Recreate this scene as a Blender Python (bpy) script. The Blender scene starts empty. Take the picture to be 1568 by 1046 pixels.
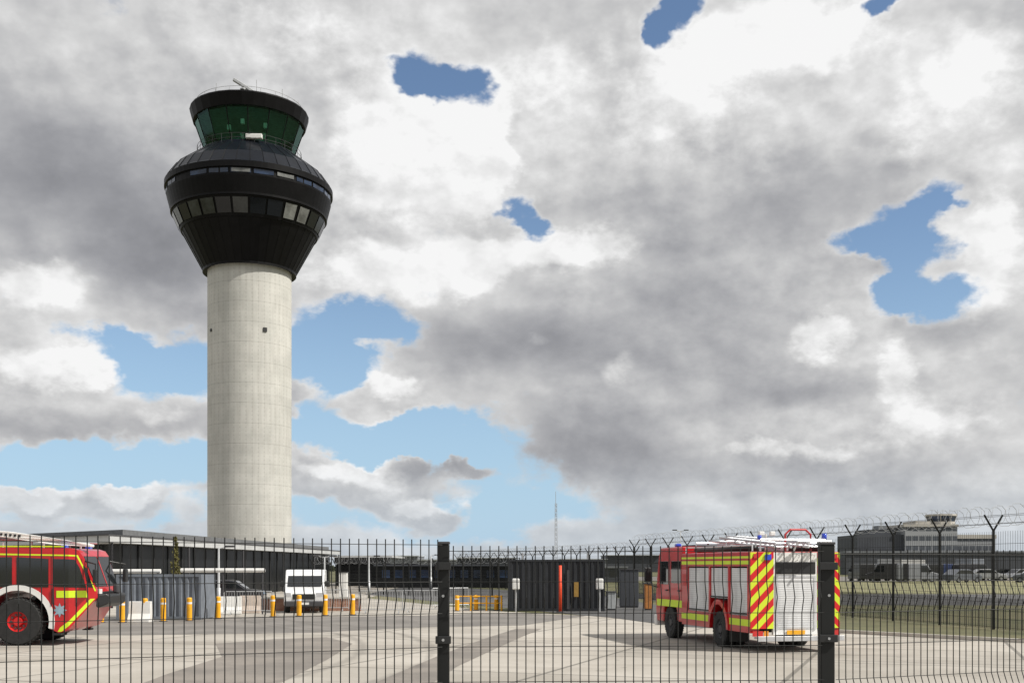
import bpy, math, random
from mathutils import Vector, Matrix
random.seed(7)
F=1700.0; CX=784.0; HY=866.0; H=2.3
def WX(px,Y): return (px-CX)/F*Y
def WZ(py,Y): return H+(HY-py)/F*Y
def GY(py): return F*H/(py-HY)
def G(px,py):
    Y=GY(py); return (WX(px,Y),Y)
sc=bpy.context.scene
sc.view_settings.view_transform='Standard'; sc.view_settings.look='None'; sc.view_settings.exposure=0

# ---------------------------------------------------------------- materials
def mat(name,col,rough=0.6,metal=0.0,var=0.0,vscale=3.0,bump=0.0,bscale=40.0,coat=0.0,spec=0.5):
    m=bpy.data.materials.new(name); m.use_nodes=True
    nt=m.node_tree; b=nt.nodes['Principled BSDF']
    b.inputs['Base Color'].default_value=(*col,1); b.inputs['Roughness'].default_value=rough
    b.inputs['Metallic'].default_value=metal; b.inputs['Coat Weight'].default_value=coat
    b.inputs['Specular IOR Level'].default_value=spec
    tc=nt.nodes.new('ShaderNodeTexCoord')
    if var>0:
        n=nt.nodes.new('ShaderNodeTexNoise'); n.inputs['Scale'].default_value=vscale; n.inputs['Detail'].default_value=4
        n.inputs['Roughness'].default_value=.65
        nt.links.new(tc.outputs['Object'],n.inputs['Vector'])
        r=nt.nodes.new('ShaderNodeMapRange'); r.inputs[1].default_value=.3; r.inputs[2].default_value=.7
        r.inputs[3].default_value=1-var; r.inputs[4].default_value=1+var
        nt.links.new(n.outputs['Fac'],r.inputs[0])
        v=nt.nodes.new('ShaderNodeVectorMath'); v.operation='SCALE'; v.inputs[0].default_value=col
        nt.links.new(r.outputs[0],v.inputs['Scale']); nt.links.new(v.outputs[0],b.inputs['Base Color'])
    return m
class NT:
    def __init__(s,nt): s.nt=nt
    def val(s,sock,v):
        if isinstance(v,(int,float)): sock.default_value=v
        elif isinstance(v,(tuple,list,Vector)): sock.default_value=v
        else: s.nt.links.new(v,sock)
    def m(s,op,a,b=None,c=None,clamp=False):
        n=s.nt.nodes.new('ShaderNodeMath'); n.operation=op; n.use_clamp=clamp
        s.val(n.inputs[0],a)
        if b is not None: s.val(n.inputs[1],b)
        if c is not None: s.val(n.inputs[2],c)
        return n.outputs[0]
    def v(s,op,a,b=None,c=None,out=0):
        n=s.nt.nodes.new('ShaderNodeVectorMath'); n.operation=op
        s.val(n.inputs[0],a)
        if b is not None: s.val(n.inputs[1],b)
        if c is not None: s.val(n.inputs[2],c)
        return n.outputs[out]
    def scale(s,col,f):
        n=s.nt.nodes.new('ShaderNodeVectorMath'); n.operation='SCALE'
        s.val(n.inputs[0],col); s.val(n.inputs['Scale'],f); return n.outputs[0]
    def mr(s,x,a,b,c,d,smooth=True):
        n=s.nt.nodes.new('ShaderNodeMapRange')
        n.interpolation_type='SMOOTHSTEP' if smooth else 'LINEAR'
        s.val(n.inputs[0],x)
        for i,q in enumerate((a,b,c,d)): n.inputs[i+1].default_value=q
        return n.outputs[0]
    def noise(s,vec,scale,detail=6,rough=.55,out=0,dist=0):
        n=s.nt.nodes.new('ShaderNodeTexNoise'); s.val(n.inputs['Vector'],vec)
        n.inputs['Scale'].default_value=scale; n.inputs['Detail'].default_value=detail; n.inputs['Roughness'].default_value=rough
        n.inputs['Distortion'].default_value=dist
        return n.outputs[out]
    def mix(s,f,a,b):
        n=s.nt.nodes.new('ShaderNodeMix'); n.data_type='RGBA'
        s.val(n.inputs[0],f)
        s.val(n.inputs[6],(*a,1) if isinstance(a,tuple) else a)
        s.val(n.inputs[7],(*b,1) if isinstance(b,tuple) else b)
        return n.outputs[2]
    def sep(s,v):
        n=s.nt.nodes.new('ShaderNodeSeparateXYZ'); s.val(n.inputs[0],v); return n.outputs
    def comb(s,x,y,z):
        n=s.nt.nodes.new('ShaderNodeCombineXYZ')
        for i,q in enumerate((x,y,z)): s.val(n.inputs[i],q)
        return n.outputs[0]
def newmat(name,rough=.8):
    m=bpy.data.materials.new(name); m.use_nodes=True
    b=m.node_tree.nodes['Principled BSDF']; b.inputs['Roughness'].default_value=rough
    n=NT(m.node_tree); tc=m.node_tree.nodes.new('ShaderNodeTexCoord')
    return m,n,b,tc.outputs['Object']

# ---------------------------------------------------------------- geometry helpers
def empty(name,loc=(0,0,0),rz=0):
    e=bpy.data.objects.new(name,None); e.location=loc; e.rotation_euler=(0,0,rz)
    sc.collection.objects.link(e); return e
def mesh(name,vs,fs,m,parent=None,smooth=False,bevel=0):
    me=bpy.data.meshes.new(name); me.from_pydata([tuple(v) for v in vs],[],fs); me.update()
    o=bpy.data.objects.new(name,me); sc.collection.objects.link(o)
    if m: me.materials.append(m)
    if smooth:
        for p in me.polygons: p.use_smooth=True
    if parent: o.parent=parent
    if bevel:
        b=o.modifiers.new('b','BEVEL'); b.width=bevel; b.segments=2; b.limit_method='ANGLE'
    return o
def boxdat(a,b,vs,fs,M=None):
    k=len(vs)
    pts=[(x,y,z) for z in (a[2],b[2]) for y in (a[1],b[1]) for x in (a[0],b[0])]
    if M is not None: pts=[M@Vector(p) for p in pts]
    vs+=pts
    for f in ((0,2,3,1),(4,5,7,6),(0,1,5,4),(2,6,7,3),(0,4,6,2),(1,3,7,5)): fs.append(tuple(k+i for i in f))
def box(name,a,b,m,parent=None,bevel=0):
    vs=[];fs=[]; a2=[min(a[i],b[i]) for i in range(3)]; b2=[max(a[i],b[i]) for i in range(3)]
    boxdat(a2,b2,vs,fs); return mesh(name,vs,fs,m,parent,bevel=bevel)
def boxes(name,lst,m,parent=None,bevel=0):
    vs=[];fs=[]
    for a,b in lst:
        boxdat([min(a[i],b[i]) for i in range(3)],[max(a[i],b[i]) for i in range(3)],vs,fs)
    return mesh(name,vs,fs,m,parent,bevel=bevel)
def tubedat(pts,r,vs,fs,n=6,cap=True,vert=False):
    pts=[Vector(p) for p in pts]; rings=[]
    up=Vector((0,0,1))
    for i,p in enumerate(pts):
        t=(pts[min(i+1,len(pts)-1)]-pts[max(i-1,0)]).normalized()
        if vert: a=Vector((1,0,0)); b=Vector((0,1,0))
        else:
            a=t.cross(up)
            if a.length<.1: a=t.cross(Vector((0,1,0)))
            a.normalize(); b=t.cross(a).normalized()
        rr=r[i] if isinstance(r,(list,tuple)) else r
        k=len(vs)
        for j in range(n):
            q=2*math.pi*j/n; vs.append(p+a*math.cos(q)*rr+b*math.sin(q)*rr)
        rings.append(k)
    for i in range(len(rings)-1):
        for j in range(n):
            fs.append((rings[i]+j,rings[i]+(j+1)%n,rings[i+1]+(j+1)%n,rings[i+1]+j))
    if cap:
        fs.append(tuple(rings[0]+j for j in range(n))[::-1]); fs.append(tuple(rings[-1]+j for j in range(n)))
def tubes(name,lst,m,parent=None,n=6,smooth=True,vert=False):
    vs=[];fs=[]
    for pts,r in lst: tubedat(pts,r,vs,fs,n,vert=vert)
    return mesh(name,vs,fs,m,parent,smooth=smooth and n>8)
def revolve(name,prof,m,parent=None,n=64,smooth=True,c=(0,0)):
    vs=[];fs=[]
    for r,z in prof:
        for j in range(n):
            q=2*math.pi*(j+.5)/n; vs.append((c[0]+r*math.cos(q),c[1]+r*math.sin(q),z))
    for i in range(len(prof)-1):
        for j in range(n):
            fs.append((i*n+j,i*n+(j+1)%n,(i+1)*n+(j+1)%n,(i+1)*n+j))
    o=mesh(name,vs,fs,m,parent,smooth=smooth)
    if smooth:
        o.data.set_sharp_from_angle(angle=math.radians(25))
    return o
import bmesh
def prism(name,prof,y0,y1,m,parent=None,bevel=0):
    n=len(prof); vs=[(x,y0,z) for x,z in prof]+[(x,y1,z) for x,z in prof]
    fs=[tuple(range(n)),tuple(range(2*n-1,n-1,-1))]
    for i in range(n): fs.append((i,i+n,(i+1)%n+n,(i+1)%n)) 
    o=mesh(name,vs,fs,m,parent,bevel=bevel)
    bm=bmesh.new(); bm.from_mesh(o.data); bmesh.ops.recalc_face_normals(bm,faces=bm.faces); bm.to_mesh(o.data); bm.free()
    return o
def wheel(name,x,y,z,r,w,parent,hub,side=1,hubr=.55):
    pr=[(r*.55,-w/2),(r*.93,-w/2),(r,-w/2+.05*r*2),(r,w/2-.05*r*2),(r*.93,w/2),(r*hubr,w/2),(r*hubr*.95,w/2-.05),(r*hubr*.5,w/2-.1),(r*hubr*.42,w/2-.02),(0.01,w/2-.02)]
    n=28; vs=[];fs=[]
    for rr,yy in pr:
        for j in range(n):
            q=2*math.pi*j/n; vs.append((x+rr*math.cos(q),y+yy*side,z+rr*math.sin(q)))
    for i in range(len(pr)-1):
        for j in range(n): fs.append((i*n+j,i*n+(j+1)%n,(i+1)*n+(j+1)%n,(i+1)*n+j))
    o=mesh(name,vs,fs,M_tyre,parent); o.data.materials.append(hub)
    for k,p in enumerate(o.data.polygons):
        if k//n>=5: p.material_index=1
    if r>.45:
        vs=[];fs=[]
        for k in range(10):
            a=2*math.pi*k/10; rr=r*hubr*.7
            boxdat((-.025,-.02,-.025),(.025,.03,.025),vs,fs,Matrix.Translation((x+rr*math.cos(a),y+side*(w/2-.06),z+rr*math.sin(a))))
        mesh(name+'_nuts',vs,fs,M_dgrey,parent)
        vs=[];fs=[]
        for k in range(36):
            a=2*math.pi*k/36
            boxdat((-.025,-w*.47,-.015),(.025,w*.47,.012),vs,fs,Matrix.Translation((x+r*math.cos(a),y,z+r*math.sin(a)))@Matrix.Rotation(-a+math.pi/2,4,'Y'))
        mesh(name+'_tread',vs,fs,M_tyre,parent)
    return o
def sheet(name,pts,z,m):
    return mesh(name,[(p[0],p[1],z) for p in pts],[tuple(range(len(pts)))],m)

M_black=mat('black_paint',(.014,.015,.016),.45,var=.15)
M_tyre=mat('tyre_rubber',(.02,.02,.02),.85,var=.3,vscale=8)
M_red=mat('red_paint',(.46,.008,.012),.32,var=.18,vscale=1.5,coat=.4)
M_redhub=mat('red_hub',(.5,.01,.01),.5,var=.2)
M_yel=mat('hi_vis_yellow',(.58,.75,.02),.45,var=.08)
M_white=mat('white_paint',(.72,.72,.70),.4,var=.08)
M_glass=mat('dark_glass',(.012,.014,.016),.05,spec=.9)
M_alu=mat('aluminium',(.62,.63,.65),.38,metal=.6,var=.15,vscale=5)
M_galv=mat('galvanised_steel',(.42,.43,.44),.5,metal=.5,var=.2)
M_dgrey=mat('dark_grey_plastic',(.05,.05,.055),.6,var=.2)
M_bol=mat('bollard_yellow',(.78,.38,.01),.5,var=.15)
M_blue=mat('blue_lens',(.01,.05,.5),.1,coat=1)
M_lred=mat('red_lens',(.5,.01,.01),.15,coat=1)
M_amber=mat('amber_lens',(.7,.25,.01),.15,coat=1)
M_fence=mat('powder_coated_fence',(.010,.011,.011),.55,spec=.3)

# ---------------------------------------------------------------- world
w=bpy.data.worlds.new('World'); sc.world=w; w.use_nodes=True
nt=w.node_tree; nt.nodes.clear(); N=NT(nt)
SUN_AZ=Vector((0.94,-0.34)).normalized(); SUN_EL=math.radians(46)
sky=nt.nodes.new('ShaderNodeTexSky'); sky.sky_type='NISHITA'; sky.sun_disc=False
sky.sun_elevation=SUN_EL; sky.sun_rotation=math.atan2(SUN_AZ.x,SUN_AZ.y); sky.air_density=1.0; sky.dust_density=.4; sky.ozone_density=2.5
tc=nt.nodes.new('ShaderNodeTexCoord'); D=N.v('NORMALIZE',tc.outputs['Generated'])
dx,dy,dz=N.sep(D)[:3]
az=N.m('ARCTAN2',dx,dy); el=N.m('ARCSINE',dz)
SKS=.12
hz_=N.mr(el,-.04,.33,.85,.0)
skc=N.mix(hz_,sky.outputs[0],(.40/SKS,.61/SKS,.83/SKS))
bg=nt.nodes.new('ShaderNodeBackground'); nt.links.new(skc,bg.inputs[0]); bg.inputs[1].default_value=SKS
D2=N.v('MULTIPLY',D,(1,1,1.45))
w1=N.v('SUBTRACT',N.noise(D2,6,2,.5,out=1),(.5,.5,.5))
w2=N.v('SUBTRACT',N.noise(D2,21,4,.6,out=1),(.5,.5,.5))
P=N.comb(az,el,0)
Pw=N.v('ADD',P,N.v('MULTIPLY',w1,(.08,.05,0)))
Pw=N.v('ADD',Pw,N.v('MULTIPLY',w2,(.060,.048,0)))
def blobs(lst,base,src):
    acc=base
    for px,py,rx,ry,amp in lst:
        a=math.atan((px-CX)/F); e=math.atan((HY-py)/F*math.cos(a))
        sx=rx/F*math.cos(a)**2; sy=ry/F
        q=N.v('MULTIPLY_ADD',src,(1/sx,1/sy,0),(-a/sx,-e/sy,0))
        L=N.v('LENGTH',q,out=1)
        acc=N.m('ADD',acc,N.mr(L,0,1.5,amp,0))
    return acc
nA=N.noise(D2,8.5,7,.52)
Dsh=N.v('ADD',D2,(.026,-.006,.030))
nAs=N.noise(Dsh,8.5,5,.50)
nB=N.noise(D2,30,5,.62); nBs=N.noise(N.v('ADD',D2,(.010,-.002,.012)),30,3,.55)
holes=[(640,106,46,34,-1.15),(700,122,38,36,-1.05),(645,134,40,16,-.5),(585,92,30,12,-.4),(1035,14,40,38,-1.25),(1008,50,22,32,-.9),(1350,0,44,16,-1.1),
 (1390,370,70,46,-1.15),(1422,318,34,44,-.85),(1370,455,50,50,-1.05),(1440,468,60,28,-.95),(1308,385,46,30,-.8),(1250,430,40,16,-.35),
 (778,312,24,24,-.85),(822,350,30,20,-.95),(800,335,20,20,-.5),(490,510,76,62,-1.15),(555,478,50,34,-.9),(520,570,80,56,-1.0),(600,500,50,18,-.45),
 (215,540,76,32,-1.15),(270,575,80,40,-1.2),(300,530,40,34,-.9),(120,512,80,16,-.4),
 (60,712,150,30,-1.45),(230,705,160,34,-1.45),(470,645,70,34,-.9),(600,650,120,32,-1.0),(690,680,140,50,-1.25),(790,765,110,60,-.9),(560,688,140,28,-1.0),
 (150,772,340,32,-.7),(520,790,320,34,-.65),(880,790,180,40,-.45),
 (70,605,120,40,.4),(585,600,56,30,1.05),(45,758,60,28,1.3),(110,772,36,18,.8),(195,758,76,32,1.4),(300,785,36,18,.5),(475,730,64,36,1.45),(565,742,76,36,1.45),(640,775,56,24,1.1),(705,785,50,20,1.1),(1345,522,60,36,.5),(610,705,40,16,1.1),(705,712,50,14,1.1),(465,615,30,22,.7),(1340,425,34,20,.75),(545,515,24,12,.6),
 (380,200,200,220,.5),(1150,600,330,200,.5),(1000,250,200,150,.3)]
dens=blobs(holes,.74,Pw)
dens=N.m('ADD',dens,N.m('MULTIPLY',N.m('SUBTRACT',nA,.5),1.3))
dens=N.m('ADD',dens,N.m('MULTIPLY',N.m('SUBTRACT',nB,.5),.95))
mask=N.mr(dens,.0,.52,0,1)
lit=[(640,170,110,70,1.05),(640,270,130,80,1.05),(735,200,44,110,1.0),(600,410,160,46,1.05),(730,400,80,30,.8),(880,385,110,36,1.15),(1100,70,150,70,.95),(1260,50,120,60,.85),(1470,120,120,80,.9),(1510,360,70,110,1.0),
 (50,440,90,40,1.15),(70,560,130,40,1.1),(170,570,50,26,1.0),(1245,522,68,30,1.15),(1370,575,48,60,1.0),(1180,692,150,22,.8),(200,745,80,26,1.3),(50,748,70,26,1.3),(515,718,110,30,1.3),(660,762,90,20,1.1),(590,582,60,26,1.15),(960,565,48,32,.8),
 (840,110,100,70,.65),(480,60,160,60,.6),(1400,650,130,38,.65),(1050,170,110,70,.65),(1380,230,90,50,.5),(270,640,60,20,.7),(800,520,30,20,.5),(1180,240,80,50,.4)]
litf=blobs(lit,-.24,Pw)
litf=N.m('ADD',litf,N.m('MULTIPLY',N.m('SUBTRACT',nA,.5),-1.5))
litf=N.m('ADD',litf,N.m('MULTIPLY',N.m('SUBTRACT',nB,.5),.6))
litv=N.mr(litf,.0,.66,0,.145)
shade=[(640,230,150,150,.05),(1120,90,190,130,.06),(1270,40,140,90,.05),(1470,140,150,130,.05),(1500,360,70,120,.06),(450,60,240,80,.06),(850,150,150,120,.06),
 (60,500,160,110,.04),
 (110,285,260,110,-.20),(250,410,120,60,-.20),(40,100,220,90,-.03),(760,520,190,56,-.17),(870,680,230,76,-.18),(1060,530,190,86,-.11),(1000,450,90,40,-.09),(1150,350,190,90,-.09),(150,652,260,24,-.11),(640,712,100,14,-.12),
 (1300,290,160,50,-.05),(950,290,120,50,-.05),(1210,600,110,24,-.11),(1450,505,90,30,-.12),(1420,720,200,20,-.05),(1100,740,260,30,-.05),(560,340,60,24,-.05)]
Ps=N.v('ADD',P,N.v('MULTIPLY',w1,(.07,.05,0))); Ps=N.v('ADD',Ps,N.v('MULTIPLY',w2,(.030,.022,0)))
br=blobs(shade,.785,Ps)
br=N.m('ADD',br,litv)
relA=N.m('MULTIPLY',N.m('SUBTRACT',nA,nAs),.42)
relB=N.m('MULTIPLY',N.m('SUBTRACT',nB,nBs),.26)
amp=N.mr(br,.58,.88,.45,1.0)
br=N.m('ADD',br,N.m('MULTIPLY',N.m('ADD',relA,relB),amp))
br=N.m('ADD',br,N.mr(dens,.2,.80,.09,0))
br=N.m('MINIMUM',N.m('MAXIMUM',br,.49),.965)
pw=N.m('POWER',br,2.2)
tint=N.mix(N.mr(br,.5,.85,0,1),(.965,.98,1.06),(1.0,1.0,1.0))
cc=N.scale(tint,pw)
haze=N.mr(el,.0,.11,.45,0)
cc=N.mix(haze,cc,(.50,.60,.70))
bg2=nt.nodes.new('ShaderNodeBackground'); nt.links.new(cc,bg2.inputs[0]); bg2.inputs[1].default_value=1.0
mx=nt.nodes.new('ShaderNodeMixShader'); nt.links.new(mask,mx.inputs[0]); nt.links.new(bg.outputs[0],mx.inputs[1]); nt.links.new(bg2.outputs[0],mx.inputs[2])
out=nt.nodes.new('ShaderNodeOutputWorld'); nt.links.new(mx.outputs[0],out.inputs[0])
w.cycles.sampling_method='MANUAL'; w.cycles.sample_map_resolution=256

sl=bpy.data.lights.new('sun','SUN'); sl.energy=4.9; sl.angle=math.radians(.5); sl.color=(1,.95,.87)
so=bpy.data.objects.new('sun',sl); sc.collection.objects.link(so)
sd=Vector((SUN_AZ.x*math.cos(SUN_EL),SUN_AZ.y*math.cos(SUN_EL),math.sin(SUN_EL)))
so.rotation_euler=sd.to_track_quat('Z','Y').to_euler()

# ---------------------------------------------------------------- camera
cd=bpy.data.cameras.new('camera'); co=bpy.data.objects.new('camera',cd); sc.collection.objects.link(co); sc.camera=co
co.location=(0,0,H); co.rotation_euler=(math.radians(90),0,0)
cd.sensor_width=36; cd.lens=F/1568*36; cd.shift_y=(HY-522.5)/1568; cd.clip_end=12000; cd.clip_start=.1

# ---------------------------------------------------------------- ground
def ground_mat(name,c1,c2,scale,joints=None,jrot=0,rough=.85,fine=25,dark=None,marks=0):
    m,n,b,oc=newmat(name,rough)
    a=n.noise(oc,scale,6,.62); f=n.noise(oc,fine,4,.6)
    fac=n.mr(n.m('ADD',n.m('MULTIPLY',a,.75),n.m('MULTIPLY',f,.25)),.36,.64,0,1)
    col=n.mix(fac,c1,c2)
    if dark:
        s=n.v('MULTIPLY',oc,(.25,1.4,1)); d=n.mr(n.noise(s,.35,5,.6),.50,.70,0,.55); col=n.mix(d,col,dark)
        sp=n.mr(n.noise(oc,1.3,3,.7),.64,.72,0,.5); col=n.mix(sp,col,(.10,.09,.08))
    if marks:
        x,y,z=n.sep(oc)[:3]
        for cx,cy,R_,wd in ((-30,28,26,.25),(-30,28,27.9,.25),(22,60,34,.22),(22,60,35.8,.22),(-8,75,44,.3),(-8,75,46,.3)):
            L=n.v('LENGTH',n.v('SUBTRACT',oc,(cx,cy,0)),out=1)
            g=n.m('ABSOLUTE',n.m('SUBTRACT',L,R_)); g=n.m('ADD',g,n.m('MULTIPLY',n.m('SUBTRACT',a,.5),.6))
            col=n.mix(n.mr(g,0,wd,.38,0),col,(.12,.11,.10))
    if joints:
        rot=n.nt.nodes.new('ShaderNodeVectorRotate'); rot.rotation_type='Z_AXIS'; n.val(rot.inputs['Vector'],oc); rot.inputs['Angle'].default_value=jrot
        x,y,z=n.sep(rot.outputs[0])[:3]
        def ln(q): 
            g=n.m('ABSOLUTE',n.m('SUBTRACT',n.m('FRACT',n.m('DIVIDE',q,joints)),.5)); return n.mr(g,.486,.493,0,1)
        cell=n.nt.nodes.new('ShaderNodeTexWhiteNoise'); cell.noise_dimensions='2D'
        n.val(cell.inputs['Vector'],n.comb(n.m('FLOOR',n.m('ADD',n.m('DIVIDE',x,joints),.5)),n.m('FLOOR',n.m('ADD',n.m('DIVIDE',y,joints),.5)),0))
        col=n.scale(col,n.mr(cell.outputs['Value'],0,1,.86,1.08,False))
        g2x=n.m('MAXIMUM',ln(n.m('ADD',x,joints/2)),ln(n.m('ADD',y,joints/2)))
        col=n.mix(n.m('MULTIPLY',g2x,.65),col,(.09,.085,.075))
    n.nt.links.new(col,b.inputs['Base Color'])
    bp=n.nt.nodes.new('ShaderNodeBump'); bp.inputs['Strength'].default_value=.3; bp.inputs['Distance'].default_value=.01
    n.nt.links.new(f,bp.inputs['Height']); n.nt.links.new(bp.outputs[0],b.inputs['Normal'])
    return m
M_conc=ground_mat('apron_concrete',(.34,.315,.275),(.46,.43,.385),.25,joints=5.0,jrot=.35,dark=(.26,.235,.205),marks=1)
M_asph=ground_mat('asphalt',(.15,.14,.13),(.22,.205,.19),.4,marks=1)
M_asph2=ground_mat('dark_asphalt',(.06,.06,.062),(.10,.10,.10),.3)
M_grass=ground_mat('grass',(.075,.085,.035),(.16,.145,.075),.15,fine=6)
M_grassd=ground_mat('dry_grass',(.16,.165,.075),(.24,.22,.12),.1,fine=4)
S=4500
sheet('ground',[(-S,-S),(S,-S),(S,S),(-S,S)],0,M_grass)
sheet('concrete_apron',[(-90,-20),(60,-20),(60,24),(28,33),G(1568,984),G(1290,969),G(1040,958),G(935,944),G(760,935),G(560,915),(-10,150),(-90,150)],.004,M_conc)
sheet('asphalt_road',[G(-120,950),G(300,946),G(640,942),G(770,938),G(900,942),G(800,957),G(640,960),G(480,968),G(200,972),G(-150,968)],.008,M_asph)
sheet('service_road',[G(880,940.5),G(935,945),G(1040,959),G(1160,964),(8.8,60),(7.0,90),(-12,130),(-12,90)],.012,M_asph2)
M_worn=ground_mat('worn_asphalt',(.17,.155,.14),(.25,.225,.20),.5,marks=1)
sheet('asphalt_patch',[G(790,962),G(830,962),G(800,974),G(760,992),G(700,1020),G(640,1060),G(540,1060),G(620,1025),G(680,1000),G(740,978)],.008,M_worn)
sheet('asphalt_patch',[G(330,985),G(420,978),G(500,975),G(540,985),G(500,1010),G(420,1050),G(180,1060),G(260,1030),G(340,1005)],.008,M_worn)
sheet('taxiway',[(10,66),(200,56),(200,84),(8,92)],.004,M_asph2)
sheet('runway',[(-20,175),(500,160),(500,240),(-20,240)],.004,M_asph)
sheet('dry_grass_strip',[(6,96),(220,88),(220,170),(6,172)],.004,M_grassd)
vs=[];fs=[]
kp=[Vector((*G(1165,964.3),0)),Vector((*G(1290,969),0)),Vector((*G(1568,984),0)),Vector((28,33,0))]
for a,b in zip(kp,kp[1:]):
    d=(b-a); L=d.length; M=Matrix.Translation(a)@Matrix.Rotation(math.atan2(d.y,d.x),4,'Z')
    boxdat((0,0.02,0),(L,.17,.12),vs,fs,M)
mesh('kerb',vs,fs,mat('kerb_concrete',(.5,.48,.44),.8,var=.15))

# ---------------------------------------------------------------- control tower
TY=133.0; TX=WX(382.5,TY); KT=TY/F
tower=empty('air_traffic_control_tower',(TX,TY,0))
def tz(py): return WZ(py,TY)
def tr(p): return p*KT*.973
m,n,b,oc=newmat('shaft_concrete',.8)
x,y,z=n.sep(oc)[:3]
ang=n.m('ARCTAN2',y,x)
def line(q,per,lo,hi):
    g=n.m('ABSOLUTE',n.m('SUBTRACT',n.m('FRACT',n.m('DIVIDE',q,per)),.5)); return n.mr(g,lo,hi,0,1)
vl=line(ang,2*math.pi/44,.36,.47); hl=line(z,2.35,.470,.492); hl2=line(z,.47,.34,.46)
nz=n.noise(oc,.35,8,.62); nf=n.noise(n.v('MULTIPLY',oc,(1.2,1.2,.12)),2.2,5,.6)
cell=n.nt.nodes.new('ShaderNodeTexWhiteNoise'); cell.noise_dimensions='2D'
n.val(cell.inputs['Vector'],n.comb(n.m('FLOOR',n.m('ADD',n.m('DIVIDE',z,2.35),.5)),0,0))
col=n.mix(n.mr(nz,.35,.65,0,1),(.45,.45,.42),(.54,.535,.50))
col=n.mix(n.mr(nf,.4,.7,0,.5),col,(.41,.40,.37))
col=n.scale(col,n.mr(cell.outputs['Value'],0,1,.92,1.05,False))
col=n.mix(n.m('MULTIPLY',hl,.20),col,(.2,.19,.17))
dots=n.m('MULTIPLY',vl,n.m('ADD',n.m('MULTIPLY',hl2,.34),.07))
col=n.mix(dots,col,(.19,.185,.165))
n.nt.links.new(col,b.inputs['Base Color'])
bp=n.nt.nodes.new('ShaderNodeBump'); bp.inputs['Strength'].default_value=.25; bp.inputs['Distance'].default_value=.03
n.nt.links.new(n.m('SUBTRACT',nz,n.m('ADD',n.m('MULTIPLY',vl,.4),hl)),bp.inputs['Height']); n.nt.links.new(bp.outputs[0],b.inputs['Normal'])
M_shaft=m
M_clad=mat('black_cladding',(.0055,.0055,.006),.45,var=.3,vscale=.6,spec=.12)
M_roofs=mat('dark_standing_seam',(.007,.009,.014),.32,var=.3,vscale=.5,spec=.25)
revolve('shaft',[(tr(64.5),0),(tr(64.5),tz(418))],M_shaft,tower,96)
zs=[tz(418),tz(362),tz(335),tz(309),tz(299),tz(290)]
revolve('black_cone',[(4.9,zs[0]-.05),(tr(72),zs[0]-.25),(tr(72),zs[0]+.05),(tr(103),zs[1])],M_clad,tower,40,False)
revolve('lower_gallery',[(tr(103),zs[1]),(tr(104.5),zs[1]),(tr(117),zs[2]),(tr(120),zs[2]),(tr(120),zs[2]+.25),(tr(126),zs[3]),(tr(126),zs[4]),(tr(129),zs[4]+.05),(tr(129),zs[5])],M_clad,tower,80,False)
revolve('skirt_roof',[(tr(129),zs[5]),(tr(127),zs[5]+.15),(tr(114),tz(270)),(tr(76),tz(243)),(tr(74),tz(243)+.2),(tr(60),tz(243)+.2)],M_roofs,tower,40,False)
vs=[];fs=[]
for j in range(40):
    q=2*math.pi*(j+.5)/40; c,s=math.cos(q),math.sin(q)
    tubedat([(tr(128)*c,tr(128)*s,zs[5]+.1),(tr(114.2)*c,tr(114.2)*s,tz(270)),(tr(76.2)*c,tr(76.2)*s,tz(243))],.03,vs,fs,4)
    tubedat([(tr(72.2)*c,tr(72.2)*s,zs[0]+.05),(tr(103.2)*c,tr(103.2)*s,zs[1])],.02,vs,fs,4)
mesh('seams',vs,fs,M_clad,tower)
def ringpanes(name,r0,z0,r1,z1,n_,m_,sel,off=.05,inset=.12):
    vs=[];fs=[]
    for j in range(n_):
        if not sel(j): continue
        a0=2*math.pi*(j+inset)/n_; a1=2*math.pi*(j+1-inset)/n_
        k=len(vs)
        for (rr,zz) in ((r0,z0),(r1,z1)):
            for a in (a0,a1): vs.append(((rr+off)*math.cos(a),(rr+off)*math.sin(a),zz))
        fs.append((k,k+1,k+3,k+2))
    return mesh(name,vs,fs,m_,tower)
M_paneb=mat('blind_pane',(.14,.145,.14),.25,var=.7,vscale=.45)
M_paneg=mat('grey_pane',(.03,.034,.034),.15,var=.6,vscale=.6)
M_paned=mat('dark_pane',(.008,.010,.012),.10,spec=.4)
def clsp(j): return {14:1,15:1,16:1,18:2,19:2,21:2,24:1,25:1}.get(j,0)
zz0=zs[1]+.3; zz1=zs[2]-.25; f0=(zz0-zs[1])/(zs[2]-zs[1]); f1=(zz1-zs[1])/(zs[2]-zs[1])
ra=tr(104.5+12.5*f0); rb=tr(104.5+12.5*f1)
ringpanes('gallery_windows_dark',ra,zz0,rb,zz1,28,M_paned,lambda j: clsp(j)==0,.12,.06)
ringpanes('gallery_windows_blinds',ra,zz0,rb,zz1,28,M_paneb,lambda j: clsp(j)==1,.12,.12)
ringpanes('gallery_windows_grey',ra,zz0,rb,zz1,28,M_paneg,lambda j: clsp(j)==2,.12,.08)
M_strip=mat('strip_glass',(.02,.035,.07),.10,var=.8,vscale=.35,spec=.5)
ringpanes('strip_windows',tr(126),zs[3]+.2,tr(126),zs[4]-.1,24,M_strip,lambda j: j%5!=0,.06,.06)
ringpanes('strip_windows_blinds',tr(126),zs[3]+.25,tr(126),zs[4]-.12,24,M_paneb,lambda j: j in(18,20),.10,.1)
NC=16
M_cabg=bpy.data.materials.new('green_glass'); M_cabg.use_nodes=True; g=M_cabg.node_tree; g.nodes.clear(); gn=NT(g)
tr_=g.nodes.new('ShaderNodeBsdfTransparent'); tr_.inputs[0].default_value=(.50,.93,.80,1)
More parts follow.
